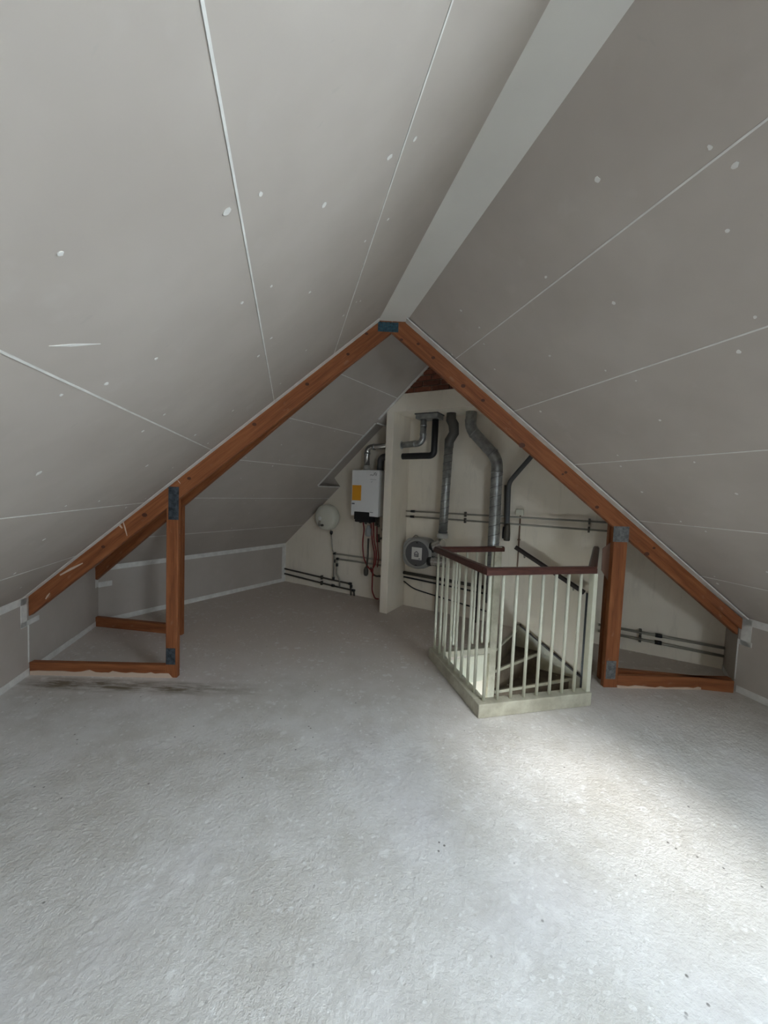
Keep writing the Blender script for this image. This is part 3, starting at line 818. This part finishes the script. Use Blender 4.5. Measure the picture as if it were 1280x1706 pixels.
cor = [h3 - WD * .01 + WN * .035, h2 - EX * .012, h1 + (EX + EY) * .01, h6]
for i in range(len(AZS) - 1):
    a0z, a1z = AZS[i], AZS[i + 1]; zt_ = -RISE * (i + 1)
    pa, da = hole_hit(a0z); pb, db = hole_hit(a1z + 1.5)
    poly = [NEW + da * .03, pa]
    mids = sorted([(az_of(c - NEW) % 360, k) for k, c in enumerate(cor) if a0z < az_of(c - NEW) % 360 < a1z + 1.5])
    poly += [cor[k] for _, k in mids] + [pb, NEW + db * .03]
    tr = obj('tread', MB().prism([V(p[0], p[1], zt_ - .032) for p in poly], Z * .032), 'tread_worn', st)
    pn, dn = hole_hit(a1z + 1.5)
    sv = V(-dn[1], dn[0], 0)
    obj('nosing', MB().bar(NEW + dn * .05 + Z * (zt_ - .013), NEW + dn * (np.linalg.norm(pn - NEW) - .012) + Z * (zt_ - .013), V(dn[1], -dn[0], 0) * .020, Z * .030), 'cream_worn', tr)
    pr, dr = hole_hit(a0z)
    obj('riser', MB().bar(NEW + dr * .05 + Z * (zt_ + (RISE - .035) / 2), NEW + dr * (np.linalg.norm(pr - NEW) - .02) + Z * (zt_ + (RISE - .035) / 2), V(dr[1], -dr[0], 0) * .014, Z * (RISE - .036)), 'tread_worn', st)
# landing edge
pa, da = hole_hit(AZS[0])
obj('nosing', MB().bar(NEW + da * .05 - Z * .012, pa - da * .0 - Z * .012, V(da[1], -da[0], 0) * .03, Z * .024), 'cream_worn', st)
# wall string
sw = [wpt(3.66, .045, .028), wpt(3.72, .045, .028), wpt(4.33, -.375, .028), wpt(4.40, -.43, .028), wpt(4.40, -.80, .028), wpt(3.66, -.30, .028)]
obj('string_board', MB().prism(sw, -WN * .024), 'cream_worn', st)
obj('string_cap', MB().bar(wpt(3.69, .05, .022), wpt(4.37, -.40, .022), WN * .036, Z * .018), 'dark_wood', st)

# wall handrail; a black strip stands in for the dark gap at its lower end
wh = thing('wall_handrail', wpt(3.61, .94), 'dark wall handrail sloping down the end wall above the stair', 'handrail')
rail(wpt(3.60, .955, .07), wpt(4.33, .545, .07), w_=.045, h_=.045, mt='dark_wood', prnt=wh)
for s_ in (3.70, 4.22):
    zz = .955 - (s_ - 3.60) * .41 / .73
    obj('bracket', MB().tube([wpt(s_, zz - .06, .002), wpt(s_, zz - .06, .05), wpt(s_, zz - .018, .07)], .007, 8, .02), 'steel_pipe', wh)
obj('dark_gap_strip', MB().box(wpt(4.345, -1.0, .002), WD * .045, WN * .03, Z * 1.53), 'black_plastic', wh)

# ------------------------------------------------------------------ services on the end wall
def ring_clip(s_, z_, n_, r, prnt, mt='dark_pipe'):
    obj('pipe_clip', MB().box(wpt(s_ - .01, z_ - r * 2.1, .002), WD * .02, Z * r * 4.2, WN * (n_ + r - .002)), mt, prnt)
# boiler
BN = .36
bs0, bs1 = 1.50, 1.925; bz0, bz1 = 1.195, 1.803
bo = thing('boiler', wpt((bs0 + bs1) / 2, bz0, BN / 2), 'white wall-hung boiler with a yellow sticker on its front', 'boiler')
casing = obj('casing', MB().box(wpt(bs0, bz0, .03), WD * (bs1 - bs0), WN * (BN - .03), Z * (bz1 - bz0)), 'boiler_white', bo, bevel=.012)
obj('wall_bracket', MB().box(wpt(bs0 + .05, bz0 + .1, .002), WD * (bs1 - bs0 - .1), WN * .03, Z * .4), 'fan_grey', bo)
def bfront(x0, y0, x1, y1, mt, nm, th=.0015, prnt=bo):
    a_ = wsz(x0, y0, BN); b_ = wsz(x1, y1, BN)
    obj(nm, MB().box(wpt(a_[0], b_[1], BN + .0002), WD * (b_[0] - a_[0]), Z * (a_[1] - b_[1]), WN * th), mt, prnt)
bfront(587.5, 808, 601.5, 834, 'sticker_yellow', 'yellow_sticker')
bfront(586.5, 837.5, 591, 840, 'print_grey', 'small_print')
bfront(616.5, 853, 621.5, 854.5, 'print_grey', 'small_print')
# maker's mark as wavy strokes and a line of small print
def stroke(px, mt, r=.0035, prnt=bo, nm='logo_stroke', n_=BN):
    pts = [wpx(x, y, n_) + WN * .001 for x, y in px]; obj(nm, MB().tube(pts, r, 6), mt, prnt)
stroke([(617, 792), (619, 790.5), (620.5, 792.3), (622, 791)], 'print_grey'); stroke([(622.5, 792), (624.5, 789), (626.5, 792.2)], 'print_grey'); stroke([(623, 788.6), (626, 787.5), (627.8, 789.5), (627.3, 792.3)], 'print_grey', .003)
stroke([(617, 798.5), (627, 799.3)], 'print_grey', .002)
stroke([(618.7, 803.5), (620.5, 802)], 'print_grey', .002)
bx0 = wsz(592, 852, .34)[0]; bx1 = wsz(617, 852, .34)[0]
obj('control_box', MB().box(wpt(bx0, bz0 - .085, .08), WD * (bx1 - bx0), WN * .27, Z * .14), 'black_plastic', bo, bevel=.01)
obj('control_box', MB().box(wpt(bx0, bz0 - .05, .345), WD * (bx1 - bx0), WN * .022, Z * .105), 'black_plastic', bo, bevel=.006)
for s_, n_, l_ in ((1.60, .26, .06), (1.66, .22, .075), (1.75, .26, .06), (1.81, .2, .09), (1.87, .24, .10), (1.90, .16, .16)):
    obj('connector', MB().lathe(wpt(s_, bz0 - .05 - l_ * .9, n_), Z, [(.012, 0), (.020, .004), (.020, .03), (.013, .034), (.013, l_ + .03)], 12), 'dark_pipe', bo)
# flue spigots
obj('flue_collar', MB().lathe(wpt(1.655, bz1, .24), Z, [(.047, 0), (.047, .035), (.042, .04), (.042, .07)], 22), 'pale_plastic', bo)

# silver flue of the boiler: up, then right through the pier and on to the terminal box
SN = .24
fx = thing('flue_pipe', wpt(1.655, bz1 + .06, SN), 'silver flue pipe bending from the boiler through the pier up to the box', 'pipe')
zfl_h = 2.115
obj('pipe_run', MB().tube([wpt(1.655, bz1 + .055, SN), wpt(1.655, zfl_h, SN), wpt(2.10, zfl_h + .01, SN)], .036, 18, .08, 6), 'bright_foil', fx)
sE = 2.46
obj('pipe_run', MB().tube([wpt(2.10, zfl_h + .01, SN), wpt(sE, zfl_h + .03, SN), wpt(sE, 2.44, SN)], .038, 18, .085, 6), 'galvanised', fx)
for c, d in ((wpt(1.655, zfl_h - .085, SN), Z), (wpt(1.76, zfl_h, SN), WD), (wpt(sE - .11, zfl_h + .026, SN), WD), (wpt(sE, zfl_h + .14, SN), Z), (wpt(sE, 2.36, SN), Z)):
    obj('sleeve', MB().lathe(c - d * .012, d, [(.0415, 0), (.0415, .024)], 18), 'galvanised', fx)
obj('rosette', MB().lathe(wpt(s1 + .001, zfl_h + .012, SN), WD, [(.052, 0), (.052, .004), (.04, .006)], 20), 'pale_plastic', fx)
# dark air intake
fy = thing('air_intake_pipe', wpt(1.84, bz1, .20), 'black air pipe running parallel below the silver flue to the box', 'pipe')
zb_ = 1.985; sB_ = 2.60
obj('pipe_run', MB().tube([wpt(1.845, bz1 - .0, .20), wpt(1.845, zb_, .20), wpt(2.0, zb_ + .0, .20)], .045, 18, .09, 6), 'flue_grey', fy)
obj('pipe_run', MB().tube([wpt(1.98, zb_, .20), wpt(2.45, zb_ + .01, .20), wpt(sB_, zb_ + .01, .20), wpt(sB_, 2.44, .20)], .040, 18, .085, 6), 'black_plastic', fy)
obj('sleeve', MB().lathe(wpt(1.955, zb_, .20), WD, [(.05, 0), (.05, .06)], 18), 'black_plastic', fy)
# terminal box under the soffit
tb = thing('flue_box', wpt(2.42, 2.43, .22), 'galvanised box under the soffit where both boiler flues end', 'box')
obj('box_body', MB().box(wpt(2.385, 2.435, .12), WD * .285, WN * .20, Z * .060), 'galvanised', tb, bevel=.004)
obj('box_flange', MB().box(wpt(2.375, 2.487, .11), WD * .305, WN * .22, Z * .012), 'flue_grey', tb)

# spiral ducts
def duct(pts, r, bend, parent, seams, nm='duct_run', mt='galvanised', nb=7):
    ob = obj(nm, MB().tube(pts, r, 26, bend, nb), mt, parent)
    for a_, b_, pitch in seams:
        a_ = np.asarray(a_); b_ = np.asarray(b_); L = np.linalg.norm(b_ - a_); t = unit(b_ - a_); u = unit(np.cross(t, WN)); v_ = np.cross(t, u)
        k = int(L / pitch * 20); path = []
        for i in range(k + 1):
            an = 2 * math.pi * i / 20; path.append(a_ + t * (L * i / k) + (u * math.cos(an) + v_ * math.sin(an)) * r)
        if len(path) > 2: obj('spiral_seam', MB().tube(path, .0028, 5), 'flue_grey', ob)
    return ob
d1o = thing('ventilation_duct', wpt(2.77, 1.05, .20), 'straight spiral duct rising from the fan unit, its top wrapped in dark tape', 'duct', 'spiral ventilation ducts')
r1 = .052
duct([wpt(2.762, 1.04, .20), wpt(2.788, 2.13, .20)], r1, 0, d1o, [(wpt(2.764, 1.10, .20), wpt(2.787, 2.12, .20), .092)])
obj('taped_elbow', MB().tube([wpt(2.788, 2.09, .20), wpt(2.79, 2.17, .20), wpt(2.845, 2.26, .20), wpt(2.835, 2.36, .20), wpt(2.80, 2.42, .20), wpt(2.80, 2.50, .20)], [.055, .058, .06, .062, .060, .056], 22), 'pewter_tape', d1o)
obj('collar', MB().lathe(wpt(2.762, .985, .20), Z, [(.050, 0), (.068, .01), (.068, .05), (.060, .052), (.060, .062)], 24), 'pale_plastic', d1o)
obj('sleeve', MB().lathe(wpt(2.762, 1.055, .20), Z, [(.058, 0), (.058, .012)], 24), 'flue_grey', d1o)
d2o = thing('ventilation_duct', wpt(3.39, .0, .20), 'offset spiral duct that jogs left to the soffit, right of the straight one', 'duct', 'spiral ventilation ducts')
r2 = .064
duct([wpt(3.385, .30, .20), wpt(3.375, 1.95, .20), wpt(3.04, 2.305, .20), wpt(3.045, 2.50, .20)], r2, .11, d2o, [(wpt(3.385, .34, .20), wpt(3.376, 1.82, .20), .11)])
for p, d in ((wpt(3.376, 1.80, .20), Z), (wpt(3.32, 2.01, .20), unit(wpt(3.04, 2.305) - wpt(3.375, 1.95))), (wpt(3.09, 2.25, .20), unit(wpt(3.04, 2.305) - wpt(3.375, 1.95))), (wpt(3.042, 2.40, .20), Z)):
    obj('sleeve', MB().lathe(p - d * .01, d, [(r2 + .003, 0), (r2 + .003, .02)], 26), 'galvanised', d2o)
# slim dark vent pipe to the right
vp = thing('vent_pipe', wpt(3.50, 1.0, .10), 'slim dark pipe beside the offset duct, bent right under the rafter', 'pipe')
vs_, vz_ = wsz(846, 800, .10)
obj('pipe_run', MB().tube([wpt(3.505, 1.02, .10), wpt(vs_ + .015, 1.69, .10), wpt(3.75, 2.02, .10), wpt(3.86, 2.13, .10)], .026, 14, .06), 'flue_grey', vp)
obj('pipe_run', MB().tube([wpt(3.478, 1.18, .075), wpt(3.455, 1.66, .075)], .017, 12), 'dark_pipe', vp)
obj('pipe_socket', MB().lathe(wpt(3.505, 1.02, .10), Z, [(.030, 0), (.036, .01), (.036, .09), (.03, .17), (.028, .20)], 16), 'dark_pipe', vp)
obj('pipe_socket', MB().lathe(wpt(3.47, 1.04, .08), Z, [(.020, 0), (.024, .01), (.024, .07), (.018, .14)], 14), 'black_plastic', vp)

# fan unit
fn = thing('fan_unit', wpt(2.47, .62, .12), 'grey ventilation fan box with a round dark lid and white label', 'fan')
fc = wpt(2.445, .765)
prof = []
def rbox(s0_, s1_, z0_, z1_, n0, n1_, rad, mt, nm, prnt):
    pts = []
    for cx, cz, a0_ in ((s1_ - rad, z1_ - rad, 0), (s0_ + rad, z1_ - rad, 90), (s0_ + rad, z0_ + rad, 180), (s1_ - rad, z0_ + rad, 270)):
        for k in range(6):
            a_ = math.radians(a0_ + k * 18); pts.append(wpt(cx + rad * math.cos(a_), cz + rad * math.sin(a_), n0))
    return obj(nm, MB().prism(pts, WN * (n1_ - n0)), mt, prnt, bevel=.012)
rbox(2.235, 2.625, .575, .955, .01, .22, .13, 'fan_grey', 'fan_body', fn)
obj('lid_rim', MB().lathe(fc + WN * .215, WN, [(.195, 0), (.195, .012), (.172, .022), (.158, .022)], 40), 'fan_grey', fn)
lid = obj('fan_lid', MB().lathe(fc + WN * .222, WN, [(.160, 0), (.160, .018), (.154, .024)], 40), 'fan_lid', fn)
obj('label', MB().box(fc + WN * .2463 - WD * .068 - Z * .075, WD * .14, Z * .155, WN * .001), 'sticker_white', lid)
# printed mark on the label: a small house of strokes
lb = fc + WN * .2475
for p, q in (((-.035, .0), (0, .03)), ((0, .03), (.03, .0)), ((-.03, .0), (-.03, -.035)), ((.025, 0), (.025, -.035)), ((-.03, -.035), (.025, -.035)), ((-.01, -.03), (-.01, .005)), ((.01, -.03), (.012, .005)), ((-.03, -.015), (.025, -.015)), ((.03, -.06), (.055, -.06))):
    obj('label_print', MB().tube([lb + WD * p[0] + Z * p[1], lb + WD * q[0] + Z * q[1]], .005, 5), 'print_grey', lid)
obj('lid_notch', MB().box(fc + WN * .246 - WD * .008 + Z * .132, WD * .016, Z * .018, WN * .002), 'black_plastic', lid)
obj('lid_notch', MB().box(fc + WN * .246 - WD * .02 - Z * .152, WD * .03, Z * .01, WN * .002), 'black_plastic', lid)
def flex(p, q, r, sag=0.0):
    n_ = 40; path = []; rad = []
    for i in range(n_ + 1):
        t = i / n_; path.append(p + (q - p) * t - Z * sag * math.sin(math.pi * t)); rad.append(r * (1 + .06 * math.sin(i * math.pi / 1.5)))
    obj('flexible_duct', MB().tube(path, rad, 20), 'bright_foil', fn)
flex(wpt(2.62, .69, .20), wpt(2.90, .70, .22), .058); flex(wpt(2.63, .86, .17), wpt(2.762, .93, .20), .058)
for c in (wpt(2.60, .69, .20), wpt(2.61, .855, .17)):
    obj('spigot', MB().lathe(c, WD, [(.064, -.01), (.064, .03), (.058, .035)], 22), 'black_plastic', fn)
obj('fan_cable', MB().tube([wpt(2.26, .66, .05), wpt(2.225, .76, .04), wpt(2.235, .88, .04), wpt(2.33, .98, .04), wpt(2.38, .95, .05)], .006, 7, .06), 'steel_pipe', fn)

# expansion tank
TN = .26
tk = thing('expansion_tank', wpt(.92, 1.12, .10), 'round cream expansion tank hanging under the slope left of the boiler', 'tank')
tc = wpt(.925, 1.118)
obj('tank_shell', MB().lathe(tc + WN * .03, WN, [(.02, 0), (.15, .01), (.180, .032), (.190, .06), (.190, .125), (.186, .145), (.174, .162), (.15, .175), (.10, .184), (.04, .188), (.004, .189)], 44), 'tank_cream', tk)
obj('tank_seam', MB().lathe(tc + WN * .117, WN, [(.19, -.004), (.1935, -.002), (.1935, .004), (.19, .006)], 44), 'tank_cream', tk)
obj('wall_hook', MB().box(tc - WD * .03 + WN * .002 - Z * .02, WD * .06, Z * .1, WN * .04), 'steel_pipe', tk)
vcen = tc - WD * .06 - Z * .04 + WN * .21
obj('valve_cap', MB().lathe(vcen + Z * .02 + WN * -.01, WN, [(.03, 0), (.03, .025), (.02, .032)], 16), 'sticker_white', tk)
vb = obj('valve', MB().tube([vcen - Z * .01, vcen - Z * .085 - WD * .02], .02, 12), 'steel_pipe', tk)
obj('valve_knob', MB().lathe(vcen - Z * .075 + WD * .05, WN, [(.017, 0), (.017, .03), (.01, .034)], 12), 'dark_pipe', tk)
obj('tank_pipe', MB().tube([tc - Z * .17 + WN * .10 + WD * .05, tc - Z * .5 + WN * .05 + WD * .06, tc - Z * .55 + WN * .04 + WD * .09, tc - Z * .66 + WN * .03 + WD * .09], .009, 8, .03), 'steel_pipe', tk)
obj('pipe_nut', MB().lathe(tc - Z * .235 + WN * .10 + WD * .065, Z, [(.010, -.02), (.022, .0), (.022, .03), (.012, .035)], 10), 'black_plastic', tk)
obj('pipe_nut', MB().lathe(tc - Z * .68 + WN * .03 + WD * .09, Z, [(.014, 0), (.014, .05)], 10), 'black_plastic', tk)

# heating pipes
def pipe(name, label, pts, r, bend=.03, mt='steel_pipe', group=None, clips=(), blacks=(), elbows=()):
    t = thing(name, pts[0], label, 'pipe', group)
    obj('pipe_run', MB().tube(pts, r, 10, bend, 4), mt, t)
    for c in clips: obj('pipe_clip', MB().box(c - WD * .010 - Z * .03 + WN * -.028, WD * .02, Z * .06, WN * .04), 'dark_pipe', t)
    for c in blacks: obj('pipe_joint', MB().tube([c - WD * .028, c + WD * .028], r * 1.55, 10), 'black_plastic', t)
    for c, d in elbows: obj('pipe_elbow', MB().tube([c - d * .022, c + d * .022], r * 1.6, 10), 'black_plastic', t)
    return t
gU = 'upper pipes on the end wall'
pn = .035
pipe('heating_pipe', 'upper of two thin pipes running high across the end wall', [wpt(2.17, 1.283, pn), wpt(4.60, 1.303, pn)], .0105, group=gU, blacks=[wpt(2.27, 1.284, pn)], clips=[wpt(2.98, 1.289, pn), wpt(4.33, 1.30, pn)])
pipe('heating_pipe', 'lower of two thin pipes running high across the end wall', [wpt(2.17, 1.213, pn), wpt(4.66, 1.213, pn)], .0105, group=gU, blacks=[wpt(2.265, 1.213, pn)], clips=[wpt(2.98, 1.213, pn), wpt(4.33, 1.213, pn)])
gL = 'pipes low on the end wall left of the boiler'
pipe('heating_pipe', 'upper low pipe from the left eaves wall to the floor bend', [wpt(.02, .213, pn), wpt(.95, .175, pn), wpt(1.32, .165, pn), wpt(1.33, .04, pn), wpt(1.33, .0, pn)], .0125, mt='dark_pipe', group=gL, clips=[wpt(.78, .18, pn)], elbows=[(wpt(1.31, .165, pn), WD), (wpt(1.33, .13, pn), Z)])
pipe('heating_pipe', 'lower low pipe from the left eaves wall to the floor bend', [wpt(.02, .132, pn), wpt(.95, .088, pn), wpt(1.2, .08, pn), wpt(1.38, .075, pn), wpt(1.39, .0, pn)], .0125, mt='dark_pipe', group=gL, clips=[wpt(.78, .095, pn)], elbows=[(wpt(1.37, .075, pn), WD), (wpt(1.0, .088, pn), WD)])
pa_ = wsz(557, 922, pn); pb_ = wsz(562, 931, pn)
gB = 'pipe pair under the boiler'
pipe('heating_pipe', 'upper pipe running from under the boiler and down to the low pipes', [wpt(2.06, pa_[1] - .0, pn), wpt(pa_[0], pa_[1], pn), wpt(pa_[0], .19, pn)], .012, group=gB, elbows=[(wpt(pa_[0] + .01, pa_[1], pn), WD), (wpt(pa_[0], .2, pn), Z)])
pipe('heating_pipe', 'lower pipe running from under the boiler and down to the low pipes', [wpt(2.06, pb_[1] - .0, pn), wpt(pb_[0], pb_[1], pn), wpt(pb_[0], .28, pn), wpt(pb_[0] + .06, .19, pn), wpt(pb_[0] + .06, .09, pn)], .012, group=gB, elbows=[(wpt(pb_[0] + .012, pb_[1], pn), WD), (wpt(pb_[0], pb_[1] - .09, pn), Z)])
# low pipes right of the pier
gR = 'dark pipes low on the wall behind the railing'
a_, b_ = wsz(675, 953, pn), wsz(735, 963, pn)
pipe('waste_pipe', 'thick dark pipe under the fan unit running behind the railing', [wpt(2.175, .455, .045), wpt(3.35, .425, .045)], .021, mt='dark_pipe', group=gR)
pipe('waste_pipe', 'thin black pipe just below the thick dark one under the fan', [wpt(2.175, .395, .035), wpt(3.35, .345, .035)], .011, mt='black_plastic', group=gR)
pipe('power_cable', 'black cable curving down low on the wall behind the railing', [wpt(2.175, .335, .03), wpt(2.32, .255, .03), wpt(2.62, .215, .03), wpt(3.35, .13, .03)], .008, mt='black_plastic', bend=.12, group=gR)
for s_, lab in ((2.685, 'black upright pipe behind the left corner of the railing'), (3.21, 'black upright pipe just left of the newel post')):
    pipe('drain_pipe', lab, [wpt(s_, .0, .10), wpt(s_, .66 if s_ < 3 else .62, .10)], .022, mt='black_plastic', group='black uprights behind the railing')
# low pipes at the far right, behind the right sill
gF = 'pipe pair at the foot of the wall right of the posts'
pipe('heating_pipe', 'upper of two pipes low on the wall behind the right sill', [wpt(4.48, .222, pn), wpt(SW1 - .005, .213, pn)], .0135, group=gF, clips=[wpt(4.85, .22, pn)], blacks=[wpt(5.0, .219, pn)])
pipe('heating_pipe', 'lower of two pipes low on the wall behind the right sill', [wpt(4.48, .155, pn), wpt(SW1 - .005, .135, pn)], .0135, group=gF, clips=[wpt(4.85, .15, pn)], blacks=[wpt(5.0, .148, pn)])
# socket box with its thin conduit
sk = thing('junction_box', wpt(3.615, 1.30), 'small cream junction box on the end wall with a copper conduit', 'junction box')
obj('box_body', MB().box(wpt(3.575, 1.318, .002), WD * .085, Z * .07, WN * .03), 'cream_paint', sk, bevel=.005)
obj('conduit', MB().tube([wpt(3.625, 1.325, .011), wpt(3.625, .6, .011), wpt(3.62, .02, .011)], .008, 8), 'copper', sk)
obj('conduit_clip', MB().box(wpt(3.61, 1.03, .002), WD * .03, Z * .012, WN * .03), 'copper', sk)
# cables and fittings below the boiler
gC = 'red cables below the boiler'
def cable(label, pts, mt='red_cable', r=.010, nm='red_cable', grp=gC, cat='cable'):
    return tag(obj(nm, MB().tube(pts, r, 8, .09, 6), mt, loc=pts[0]), label, cat, grp)
CN = .20
def cpx(L, n_=CN): return [wpx(x, y, n_) for x, y in L]
cable('leftmost red cable, bowed out left below the boiler', cpx([(605, 868), (607, 882), (604, 905), (606, 930), (613, 945), (621, 952), (622, 960)]))
cable('long red cable running from the boiler down to the floor beside the pier', cpx([(618, 868), (620, 900), (625, 925), (621, 950), (620, 985), (625, 997), (631, 998)], .16))
cable('right red cable curving in towards the pier below the boiler', cpx([(622, 868), (623, 900), (628, 922), (625, 942), (618, 952)], .22))
cable('short dark red cable tight beside the pier', cpx([(628, 868), (628.5, 900), (631, 930), (629, 945)], .18), r=.008)
tr_ = thing('condensate_trap', wpx(614, 940, .2), 'dark condensate trap with a grey cup hanging below the boiler', 'trap')
c = wpx(614, 885, .2); obj('cup', MB().lathe(c - Z * .07, Z, [(.025, 0), (.04, .015), (.042, .09), (.03, .12), (.015, .15)], 18), 'fan_grey', tr_)
obj('outlet_tube', MB().tube(cpx([(614, 897), (613, 925), (611, 945)], .2), .014, 10), 'dark_pipe', tr_)
c = wpx(610, 952, .2); obj('trap_bowl', MB().lathe(c - Z * .06, Z, [(.018, 0), (.032, .02), (.034, .08), (.02, .12)], 16), 'dark_pipe', tr_)
pipe('gas_pipe', 'short dark pipe bending behind the pier below the boiler', cpx([(618, 945), (620, 955), (626, 960), (636, 960)], .12), .012, mt='dark_pipe')
tag(obj('filling_valve', MB().tube(cpx([(630, 890), (630, 903)], .15), .026, 12).tube(cpx([(628, 897), (636, 897)], .15), .014, 10), 'dark_pipe', loc=wpx(630, 897, .15)), 'small dark valve beside the pier under the boiler', 'valve')
# small round screw-eye on the right sill
tag(obj('screw_eye', MB().tube([wpx(1045, 1115, .62) + V(0, 0, 0) for _ in range(1)] + [wpx(1047, 1115, .62)], .006, 8), 'steel_pipe', loc=wpx(1045, 1115, .62)), 'tiny steel eye above the right sill', 'hook') if False else None
